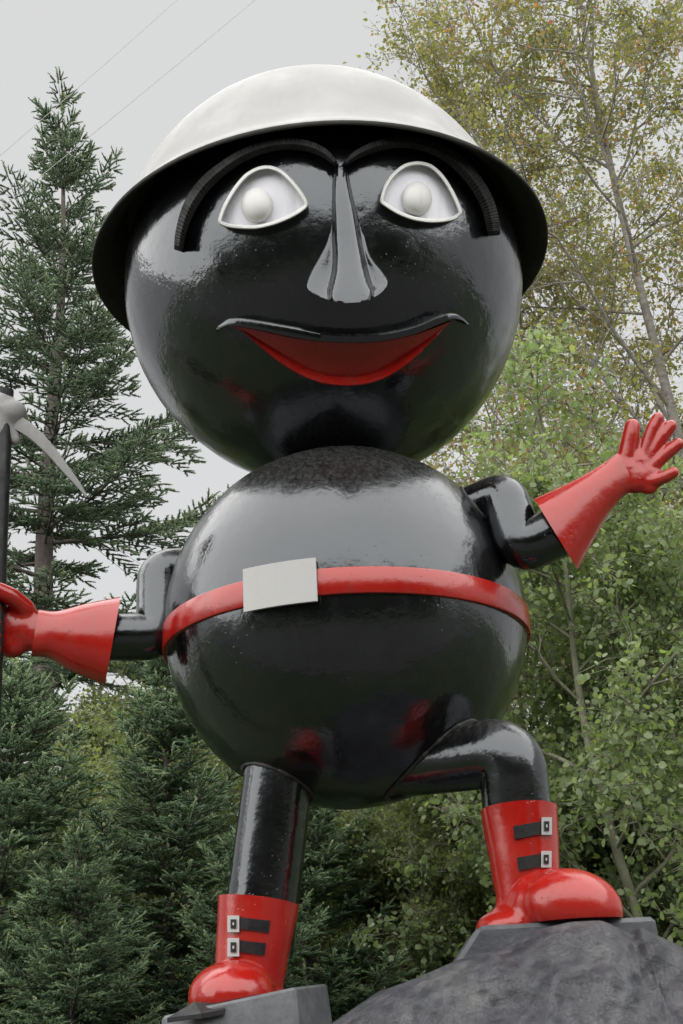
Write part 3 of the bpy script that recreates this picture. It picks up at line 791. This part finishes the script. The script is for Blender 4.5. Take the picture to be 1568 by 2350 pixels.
def block(name, base_pts, depth_y, label, mat, bottom=-.1, taper=.25, cat='plinth'):
    """faceted plinth: front polygon extruded back, skirt widening to the ground"""
    return None
def plinth(name, top, bottom_scale, zb, label, bev=.02, front=None):
    c = sum(top, Vector())/len(top); V = list(top); n = len(top)
    V += [Vector((c.x+(p.x-c.x)*bottom_scale, c.y+(p.y-c.y)*bottom_scale, zb)) for p in top]
    if front is not None:
        for v in V[n:]: v.y = max(v.y, front+.02)
        V[n].x -= 1.5; V[2*n-1].x -= 1.5
    F = [tuple(range(n)), tuple(range(2*n-1, n-1, -1))] + [(i, (i+1) % n, n+(i+1) % n, n+i) for i in range(n)]
    me = bpy.data.meshes.new(name); me.from_pydata([tuple(v) for v in V], [], F)
    bm = bmesh.new(); bm.from_mesh(me); bmesh.ops.recalc_face_normals(bm, faces=bm.faces)
    bmesh.ops.bevel(bm, geom=bm.edges[:], offset=bev, segments=1, affect='EDGES')
    bm.to_mesh(me); bm.free()
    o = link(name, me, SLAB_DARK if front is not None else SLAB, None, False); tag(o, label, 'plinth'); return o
zl = LS
tl = [PS(372,2343,6.52), PS(466,2321,6.42), PS(678,2277,6.42), PS(740,2330,6.75)]
pl = [Vector((tl[0].x, 6.06, zl)), Vector((tl[1].x, 5.94, zl-.004)), Vector((tl[2].x, 5.94, zl-.004)), Vector((tl[2].x+.13, 6.34, zl-.004)), Vector((tl[2].x+.05, 6.84, zl-.004)), Vector((tl[0].x, 6.84, zl))]
pl = [Vector((p.x, p.y, zl-.004+(p.x-LB.x)*math.tan(TL))) for p in pl]
plinth('plinth', pl, 1.55, -.1, 'flat-faced grey block under the lower red boot', .012)
zr = RS
x0, x1 = PS(1098, 2135, 6.5).x, PS(1500, 2108, 6.5).x
plinth('plinth', [Vector((x0, 6.0, zr-.004)), Vector((x1, 6.0, zr-.004)), Vector((x1+.06, 6.5, zr-.004)), Vector((x1-.05, 6.9, zr-.004)), Vector((x0+.02, 6.9, zr-.004))], 1.3, -.1, 'grey painted wedge showing between raised boot and boulder', front=6.0)

# ================================================================== TREES
def np_mesh(name, V, F, tint=None):
    """V (n,3), F (m,3) triangles"""
    me = bpy.data.meshes.new(name); nv, nf = len(V), len(F)
    me.vertices.add(nv); me.vertices.foreach_set('co', np.asarray(V, np.float32).ravel())
    me.loops.add(nf*3); me.loops.foreach_set('vertex_index', np.asarray(F, np.int32).ravel())
    me.polygons.add(nf); me.polygons.foreach_set('loop_start', np.arange(0, nf*3, 3, dtype=np.int32))
    if tint is not None:
        a = me.attributes.new('tint', 'FLOAT', 'POINT'); a.data.foreach_set('value', np.asarray(tint, np.float32))
    me.update(); return me
def frames(D, rng):
    """orthonormal frames for unit directions D (n,3) with random spin"""
    D = D/np.maximum(np.linalg.norm(D, axis=1, keepdims=True), 1e-6)
    A = rng.normal(size=D.shape); A -= (A*D).sum(1, keepdims=True)*D; A /= np.linalg.norm(A, axis=1, keepdims=True)
    return D, A, np.cross(D, A)
def instance_np(tv, tf, pos, D, A, B, scale):
    """template along +x; returns verts, faces"""
    k = len(tv); s = scale[:, None, None]
    V = pos[:, None, :] + s*(tv[None, :, :1]*D[:, None, :] + tv[None, :, 1:2]*A[:, None, :] + tv[None, :, 2:3]*B[:, None, :])
    F = tf[None] + (np.arange(len(pos))*k)[:, None, None]
    return V.reshape(-1, 3), F.reshape(-1, 3)
def shoot_template(nn, seed, spread=.17, wid=.13):
    """a spruce shoot one unit long: thin woody core and forward-swept needles"""
    r = np.random.default_rng(seed); V = [(0, .03, 0), (0, -.02, .03), (0, -.02, -.03), (.55, .075, 0), (.55, -.04, .065), (.55, -.04, -.065), (1.02, 0, 0)]; F = [(0, 1, 4), (0, 4, 3), (1, 2, 5), (1, 5, 4), (2, 0, 3), (2, 3, 5), (3, 4, 6), (4, 5, 6), (5, 3, 6)]
    for i in range(nn):
        x = .02+.93*i/nn; a = i*2.4+r.uniform(-.3, .3); L = spread*r.uniform(.85, 1.15)*(1-.35*x)
        d = np.array([.75, math.cos(a), math.sin(a)]); d /= np.linalg.norm(d)
        t = np.array([0, -math.sin(a), math.cos(a)])*wid/2; o = len(V)
        p = np.array([x, 0, 0]); V += [tuple(p-t-d*.01), tuple(p+t-d*.01), tuple(p+d*L*1.35+t*.25)]; F.append((o, o+1, o+2))
    return np.array(V, float), np.array(F, int)
def tubes_np(segs, n=5):
    """list of (p0, p1, r0, r1) -> triangle mesh"""
    p0 = np.array([s[0] for s in segs], float); p1 = np.array([s[1] for s in segs], float); r0 = np.array([s[2] for s in segs], float); r1 = np.array([s[3] for s in segs], float)
    rng = np.random.default_rng(1); D, A, B = frames(p1-p0, rng); ang = np.arange(n)*2*np.pi/n
    ca, sa = np.cos(ang)[None, :, None], np.sin(ang)[None, :, None]
    ringv = A[:, None, :]*ca + B[:, None, :]*sa
    V = np.concatenate([p0[:, None]+ringv*r0[:, None, None], p1[:, None]+ringv*r1[:, None, None]], 1)
    f = []
    for k in range(n): f += [(k, (k+1) % n, n+(k+1) % n), (k, n+(k+1) % n, n+k)]
    F = np.array(f)[None]+(np.arange(len(segs))*2*n)[:, None, None]
    return V.reshape(-1, 3), F.reshape(-1, 3)
def cat_np(*vf):
    V, F, o = [], [], 0
    for v, f in vf: V.append(np.asarray(v, float)); F.append(np.asarray(f, int)+o); o += len(v)
    return np.concatenate(V), np.concatenate(F)
def tri_tube(path, radii, n=12):
    V, F = tube_vf(path, radii, n, True); T = []
    for f in F:
        for i in range(1, len(f)-1): T.append((f[0], f[i], f[i+1]))
    return np.array([tuple(v) for v in V]), np.array(T)
def spruce_meshes(name, H, trunk_r, blen, z0, step, per, shoot, seed, lat_step=.075, droop=.25, upturn=.2, nn=16, bare=0.0, gaps=0.0, mat=None, dead=0, sub=.5):
    """trunk mesh and crown mesh; blen(t) branch length at relative height t"""
    rng = np.random.default_rng(seed); rnd = random.Random(seed)
    path = [Vector((.06*math.sin(z*.7+seed), .06*math.cos(z*.5+seed), z)) for z in np.linspace(-.15, H, 26)]
    path = [Vector((p.x*min(1, p.z/3+.1), p.y*min(1, p.z/3+.1), p.z)) for p in path]
    rad = [max(.006, trunk_r*max(0, 1-max(0, p.z)/H)**.9*(1+.35*math.exp(-max(0, p.z)*2))) for p in path]
    tr = tri_tube(path, rad, 14)
    def axis(z):
        t = (z+.15)/(H+.15)*25; i = max(0, min(24, int(t))); return path[i].lerp(path[i+1], t-i)
    segs, SP, SD, SS, ST = [], [], [], [], []
    z = z0; w = 0
    while z < H-.05:
        t = z/H; L0 = blen(t)
        k = per if t < .93 else max(3, per-2); a0 = rnd.random()*6.28
        for b in range(k):
            if rnd.random() < gaps*(1-t): continue
            a = a0 + b*2*math.pi/k + rnd.uniform(-.35, .35); L = L0*rnd.uniform(.38, 1.3)
            if L < .06: L = .06
            zz = z+rnd.uniform(-.5, .5)*step; o = axis(zz)
            el = .55*t**2 + .25 - droop*(1-t)*1.2 + rnd.uniform(-.12, .12)
            dh = Vector((math.cos(a), math.sin(a), 0))
            npt = max(4, int(L/.14)); pts = []
            for i in range(npt+1):
                s = i/npt
                pts.append(o + dh*(L*s*math.cos(el)) + Vector((0, 0, L*(math.sin(el)*s - droop*.9*(1-t)*s*s + upturn*s**3))))
            br = .010+.011*L
            for i in range(npt): segs.append((pts[i], pts[i+1], br*(1-i/npt*.85), br*(1-(i+1)/npt*.85)))
            side = Vector((-dh.y, dh.x, 0))
            nl = max(2, int(L/lat_step)); tintb = rnd.uniform(-.22, .22)
            for j in range(nl+1):
                s = .12+bare*(1-t)+(.88-bare*(1-t))*j/nl; i = min(npt-1, int(s*npt)); u = s*npt-i; p = pts[i].lerp(pts[i+1], u); bd = (pts[i+1]-pts[i]).normalized()
                for sg in (-1, 1):
                    LL = (L*sub*max(0, 1-s)**.75 + shoot*1.0)*rnd.uniform(.6, 1.15); LL = min(LL, .75+.25*L)
                    ld = (bd*rnd.uniform(.55, .8) + side*sg*rnd.uniform(.55, .85) + Vector((0, 0, rnd.uniform(-.35, .18)))).normalized()
                    hang = rnd.uniform(.15, .5)*droop
                    ns = max(1, int(LL/(shoot*.62)))
                    if LL > shoot*1.5: segs.append((p, p+ld*LL*.9-Vector((0, 0, hang*LL)), .006, .002))
                    for q in range(ns):
                        v = (q+.3)/ns; c = p+ld*LL*v-Vector((0, 0, hang*LL*v*v))
                        perp = ld.cross(Vector((0, 0, 1)))
                        for sg2 in ((-1, 1) if q < ns-1 else (-1, 0, 1)):
                            d = ld*rnd.uniform(.6, 1)+perp*sg2*rnd.uniform(.45, .9)+Vector((0, 0, rnd.uniform(-.25, .35)))
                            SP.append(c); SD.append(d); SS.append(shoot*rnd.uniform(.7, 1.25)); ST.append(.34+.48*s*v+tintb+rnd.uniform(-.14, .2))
                if rnd.random() < .5:
                    SP.append(p); SD.append(bd+Vector((rnd.uniform(-.4, .4), rnd.uniform(-.4, .4), rnd.uniform(.2, .8)))); SS.append(shoot*rnd.uniform(.8, 1.2)); ST.append(.4+.3*s)
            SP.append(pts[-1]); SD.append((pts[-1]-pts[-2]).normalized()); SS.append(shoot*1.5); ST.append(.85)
        z += step*(1-.35*t); w += 1
    # leader
    for i in range(4): SP.append(axis(H-.3*i*shoot)); SD.append(Vector((.15*math.sin(i*2), .15*math.cos(i*2), 1))); SS.append(shoot*2); ST.append(.9)
    for d in range(dead):
        zz = rnd.uniform(1.2, z0+.5); a = rnd.random()*6.28; L = rnd.uniform(.5, 1.8); o = axis(zz); pr = o
        for i in range(1, 7):
            s = i/6; c = o+Vector((math.cos(a)*L*s, math.sin(a)*L*s, -.25*L*s*s+rnd.uniform(-.03, .03))); segs.append((pr, c, .024*(1-(i-1)/6.5), .024*(1-i/6.5))); pr = c
            if i > 1:
                for _ in range(2): segs.append((c, c+Vector((rnd.uniform(-.35, .35), rnd.uniform(-.35, .35), rnd.uniform(-.3, .12))), .007, .002))
    tm = np_mesh(name+'_trunk', *cat_np(tr, tubes_np(segs, 4))); tm.materials.append(BARK_SPRUCE)
    tm.polygons.foreach_set('use_smooth', [True]*len(tm.polygons))
    SP = np.array([tuple(v) for v in SP]); SD = np.array([tuple(v) for v in SD]); SS = np.array(SS); ST = np.array(ST)
    D, A, B = frames(SD, rng); groups = []; tints = []
    for g in range(3):
        m = np.arange(len(SP)) % 3 == g; tv, tf = shoot_template(nn, seed*5+g)
        groups.append(instance_np(tv, tf, SP[m], D[m], A[m], B[m], SS[m])); 
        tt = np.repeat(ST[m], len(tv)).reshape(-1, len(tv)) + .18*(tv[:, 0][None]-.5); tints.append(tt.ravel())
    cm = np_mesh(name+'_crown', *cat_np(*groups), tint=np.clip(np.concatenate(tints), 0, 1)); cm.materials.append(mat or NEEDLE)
    print(name, 'shoots', len(SP), 'tris', len(cm.polygons))
    return tm, cm
def leaf_template(kind):
    if kind == 'round':   # aspen: nearly round, pointed tip, slightly cupped
        V = [(0, 0, 0), (.25, .42, .05), (.62, .46, .06), (1.0, 0, -.04), (.62, -.46, .06), (.25, -.42, .05)]
        F = [(0, 1, 2), (0, 2, 3), (0, 3, 4), (0, 4, 5)]
    else:
        V = [(0, 0, 0), (.35, .32, .06), (1.0, 0, -.06), (.35, -.32, .06)]; F = [(0, 1, 2), (0, 2, 3)]
    return np.array(V, float), np.array(F, int)
def leafy_meshes(name, H, trunk_r, spread, z0, nlimb, leaf, seed, kind, lmat, bark, lean=(0, 0), up=.8, per_twig=9, twigs=7, bow=.0, topdens=1.0):
    rng = np.random.default_rng(seed); rnd = random.Random(seed); segs = []
    path = []
    for i in range(25):
        s = i/24; path.append(Vector((lean[0]*s**1.3+.12*math.sin(s*9+seed)*min(1, s*3), lean[1]*s**1.3+.12*math.cos(s*7+seed)*min(1, s*3), -.15+(H+.15)*s)))
    rad = [max(.008, trunk_r*(1-i/24)**.85*(1+.3*math.exp(-i*1.2))) for i in range(25)]
    tr = tri_tube(path, rad, 12)
    LP, LD, LT = [], [], []
    def twig(p, d, L, t0):
        q = p+d*L; segs.append((p, q, .004, .0015))
        for k in range(per_twig):
            c = p+d*L*rnd.uniform(.15, 1.05)+Vector((rnd.gauss(0, 1), rnd.gauss(0, 1), rnd.gauss(0, 1)))*leaf*.8
            LP.append(c); LD.append(Vector((rnd.gauss(0, .7), rnd.gauss(0, .7), rnd.gauss(-.55, .5)))+d*.4); LT.append(t0+rnd.uniform(-.28, .28))
    def branch(p, d, L, r, depth):
        n = 5; pr = p; dd = d.copy(); t0 = .5+rnd.uniform(-.22, .22)
        for i in range(n):
            dd = (dd+Vector((rnd.gauss(0, .13), rnd.gauss(0, .13), rnd.gauss(.03, .1)))).normalized(); q = pr+dd*L/n
            segs.append((pr, q, r*(1-i/n*.75), r*(1-(i+1)/n*.75)))
            if depth > 0 and i >= 1:
                for _ in range(2 if depth > 1 else 1):
                    sd = (dd*rnd.uniform(.5, .9)+Vector((rnd.gauss(0, .6), rnd.gauss(0, .6), rnd.gauss(.1, .4)))).normalized()
                    branch(q, sd, L*rnd.uniform(.35, .6), r*.5, depth-1)
            if depth <= 1:
                for _ in range(max(1, twigs//(3 if depth else 2))):
                    td = (dd*.5+Vector((rnd.gauss(0, .7), rnd.gauss(0, .7), rnd.gauss(-.1, .6)))).normalized(); twig(q, td, rnd.uniform(.1, .32)*(.6+.4*spread/2), t0)
            pr = q
    for b in range(nlimb):
        s = z0/H+(1-z0/H)*((b+rnd.random())/nlimb)*.985; i = min(23, int(s*24)); p = path[i].lerp(path[i+1], s*24-i)
        a = b*2.4+rnd.uniform(-.5, .5); rel = (s-z0/H)/(1-z0/H)
        L = spread*(.45+.75*math.sin(math.pi*min(1, rel*.8+.22)))*rnd.uniform(.65, 1.15)*(1-.55*rel**2)
        el = up*rnd.uniform(.6, 1.2)
        branch(p, Vector((math.cos(a)*math.cos(el), math.sin(a)*math.cos(el), math.sin(el))), L, .008+.010*L*(1-rel*.5), 2 if L > spread*.6 else 1)
    tm = np_mesh(name+'_trunk', *cat_np(tr, tubes_np(segs, 4))); tm.materials.append(bark); tm.polygons.foreach_set('use_smooth', [True]*len(tm.polygons))
    LP = np.array([tuple(v) for v in LP]); LD = np.array([tuple(v) for v in LD]); LT = np.array(LT)
    D, A, B = frames(LD, rng); tv, tf = leaf_template(kind)
    V, F = instance_np(tv, tf, LP, D, A, B, leaf*rng.uniform(.45, 1.25, len(LP)))
    cm = np_mesh(name+'_crown', V, F, tint=np.clip(np.repeat(LT, len(tv)), 0, 1)); cm.materials.append(lmat)
    print(name, 'leaves', len(LP))
    return tm, cm
def plant(name, meshes, loc, rz, sc, label, cat='tree', group=None):
    o = empty(name, loc); o.rotation_euler.z = rz; o.scale = (sc, sc, sc)
    tag(o, label, cat, group)
    for nm, me in zip(('trunk', 'crown'), meshes):
        c = bpy.data.objects.new(nm, me); COL.objects.link(c); c.parent = o
        if nm == 'crown': c['kind'] = 'stuff'
    return o
def GX(px, py, Y, x0=0): p = P(px, py, Y); return p.x
# --- conifers
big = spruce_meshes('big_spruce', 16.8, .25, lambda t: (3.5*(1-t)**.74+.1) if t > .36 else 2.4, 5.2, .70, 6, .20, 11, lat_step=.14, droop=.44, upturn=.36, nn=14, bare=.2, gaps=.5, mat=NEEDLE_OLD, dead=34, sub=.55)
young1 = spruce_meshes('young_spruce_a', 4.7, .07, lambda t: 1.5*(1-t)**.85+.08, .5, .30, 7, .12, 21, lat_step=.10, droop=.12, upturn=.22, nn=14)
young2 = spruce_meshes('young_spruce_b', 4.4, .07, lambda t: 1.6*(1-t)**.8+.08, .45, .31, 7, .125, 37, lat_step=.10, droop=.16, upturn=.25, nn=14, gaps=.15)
plant('tall_spruce', big, (GX(95, 1600, 17), 17, 0), .4, .955, 'tall old spruce with thin pointed top and bare lower trunk')
GY = 'young spruces crowding behind the statue'
for k, (px, py, Y, me, rz, sc, lb) in enumerate([
        (395, 1560, 11.2, young1, .3, 1.0, 'bushy young spruce directly behind the lower red boot'),
        (30, 1640, 10.2, young2, 1.9, 1.0, 'bright green young spruce below the pickaxe'),
        (700, 1900, 11.6, young2, 3.9, .88, 'young spruce framed between the statue legs'),
        (180, 2000, 9.4, young1, 4.4, .62, 'small low spruce in front of the old spruce trunk'),
        (560, 1980, 10.2, young2, 5.4, .68, 'short spruce beside the grey block'),
        (980, 2150, 12.5, young1, 2.2, .68, 'small spruce peeking over the boulder edge')]):
    plant('young_spruce', me, (GX(px, py, Y), Y, 0), rz, sc, lb, 'spruce', GY)
# --- broadleaf
birch1 = leafy_meshes('birch_a', 18.0, .10, 2.7, 2.8, 33, .07, 5, 'oval', BIRCH, BARK_BIRCH, (-.6, .2), .85, 5, 5)
birch2 = leafy_meshes('birch_b', 16.2, .09, 2.9, 2.6, 32, .07, 9, 'oval', BIRCH, BARK_BIRCH, (-1.2, -.2), .8, 5, 5)
aspen1 = leafy_meshes('aspen_a', 7.6, .055, 1.55, 1.2, 28, .054, 13, 'round', ASPEN, BARK_ASPEN, (-.6, .1), .7, 4, 5)
aspen2 = leafy_meshes('aspen_b', 6.2, .05, 1.5, .9, 26, .052, 17, 'round', ASPEN, BARK_ASPEN, (.3, .2), .65, 4, 5)
bush1 = leafy_meshes('bush', 4.0, .05, 1.5, .3, 28, .055, 19, 'oval', BUSH, BARK_ASPEN, (.1, .1), .8, 6, 6)
for (px, py, Y, me, rz, sc, lb) in [
        (1555, 800, 13.5, birch1, 0, 1.0, 'tall birch turning orange with a forked leaning stem'),
        (1290, 800, 15.5, birch2, .2, 1.0, 'birch with thin yellowing top beside the white helmet'),
        (1420, 1200, 20.5, birch2, 2.6, .80, 'birch deep behind the waving red glove')]:
    plant('birch_tree', me, (GX(px, py, Y), Y, 0), rz, sc, lb, 'birch', 'birches turning colour')
for (px, py, Y, me, rz, sc, lb) in [
        (1440, 1650, 10.3, aspen1, 0, 1.0, 'round-leaved aspen behind the waving arm with pale slim stem'),
        (1180, 1500, 12.0, aspen2, 1.2, 1.05, 'aspen just behind the statue belt and raised knee'),
        (1590, 1700, 11.2, aspen2, 3.3, 1.0, 'aspen rising beyond the right end of the boulder')]:
    plant('aspen_tree', me, (GX(px, py, Y), Y, 0), rz, sc, lb, 'aspen', 'aspens behind the statue')
for (px, py, Y, me, rz, sc, lb) in [
        (880, 2000, 13.0, bush1, .4, .95, 'olive green bush seen between the two boots'),
        (1080, 2050, 12.2, bush1, 2.1, .9, 'leafy bush behind the shaft of the raised boot'),
        (1400, 2050, 13.2, bush1, 3.5, .98, 'leafy bush under the aspens behind the boulder'),
        (1600, 2100, 12.6, bush1, 5.2, 1.0, 'leafy bush at the far side of the boulder'),
        (260, 1750, 15.0, bush1, 1.1, 1.3, 'yellow-green bush behind the old spruce trunk'),
        (520, 1800, 16.0, bush1, 4.6, 1.25, 'yellow-green bush hidden behind the young spruces')]:
    plant('leafy_bush', me, (GX(px, py, Y), Y, 0), rz, sc, lb, 'bush', 'bushes under the trees')
# --- wood behind, and the tree line across the gravel (seen mirrored in the paint)
rw = random.Random(4)
for k in range(18):
    x = -13+k*1.5+rw.uniform(-.5, .5); y = rw.uniform(20, 25)
    me, nm, lb, ct = ((young1, 'far_spruce', 'dark spruce in the wood far behind the statue', 'spruce'), (bush1, 'far_tree', 'small leafy tree in the wood far behind the statue', 'tree'))[k % 2]
    plant(nm, me, (x, y, 0), rw.random()*6.28, rw.uniform(1.15, 1.45), lb, ct, 'wood far behind the statue, '+ct)
for k in range(46):
    row = k // 23; x = -32+(k % 23)*2.8+row*1.4+rw.uniform(-.5, .5); y = -rw.uniform(14, 16) - row*4
    plant('roadside_spruce', (young2, young1)[k % 2], (x, y, 0), rw.random()*6.28, rw.uniform(1.8, 2.3)+row*.5, 'spruce across the gravel, mirrored dark in the statue paint', 'spruce', 'spruces across the gravel')

# ================================================================== WIRES
def wire(a, b, label):
    pts = []
    for i in range(41):
        s = i/40; p = a.lerp(b, s); pts.append(p-Vector((0, 0, 4*.35*s*(1-s))))
    tag(mk('power_line', *tube_vf(pts, .004, 6), WIRE), label, 'wire')
def extend(p, q, s, e): d = q-p; return p-d*s, p+d*e
for (x1, y1), (x2, y2), Y1, Y2, lb in (((0, 317), (369, 0), 15.0, 17.5, 'upper thin power line crossing the spruce tip'), ((0, 433), (542, 0), 13.5, 16.5, 'lower thin power line crossing the spruce crown')):
    a, b = P(x1, y1, Y1), P(x2, y2, Y2); A, B = extend(a, b, 2.0, 3.0); wire(A, B, lb)
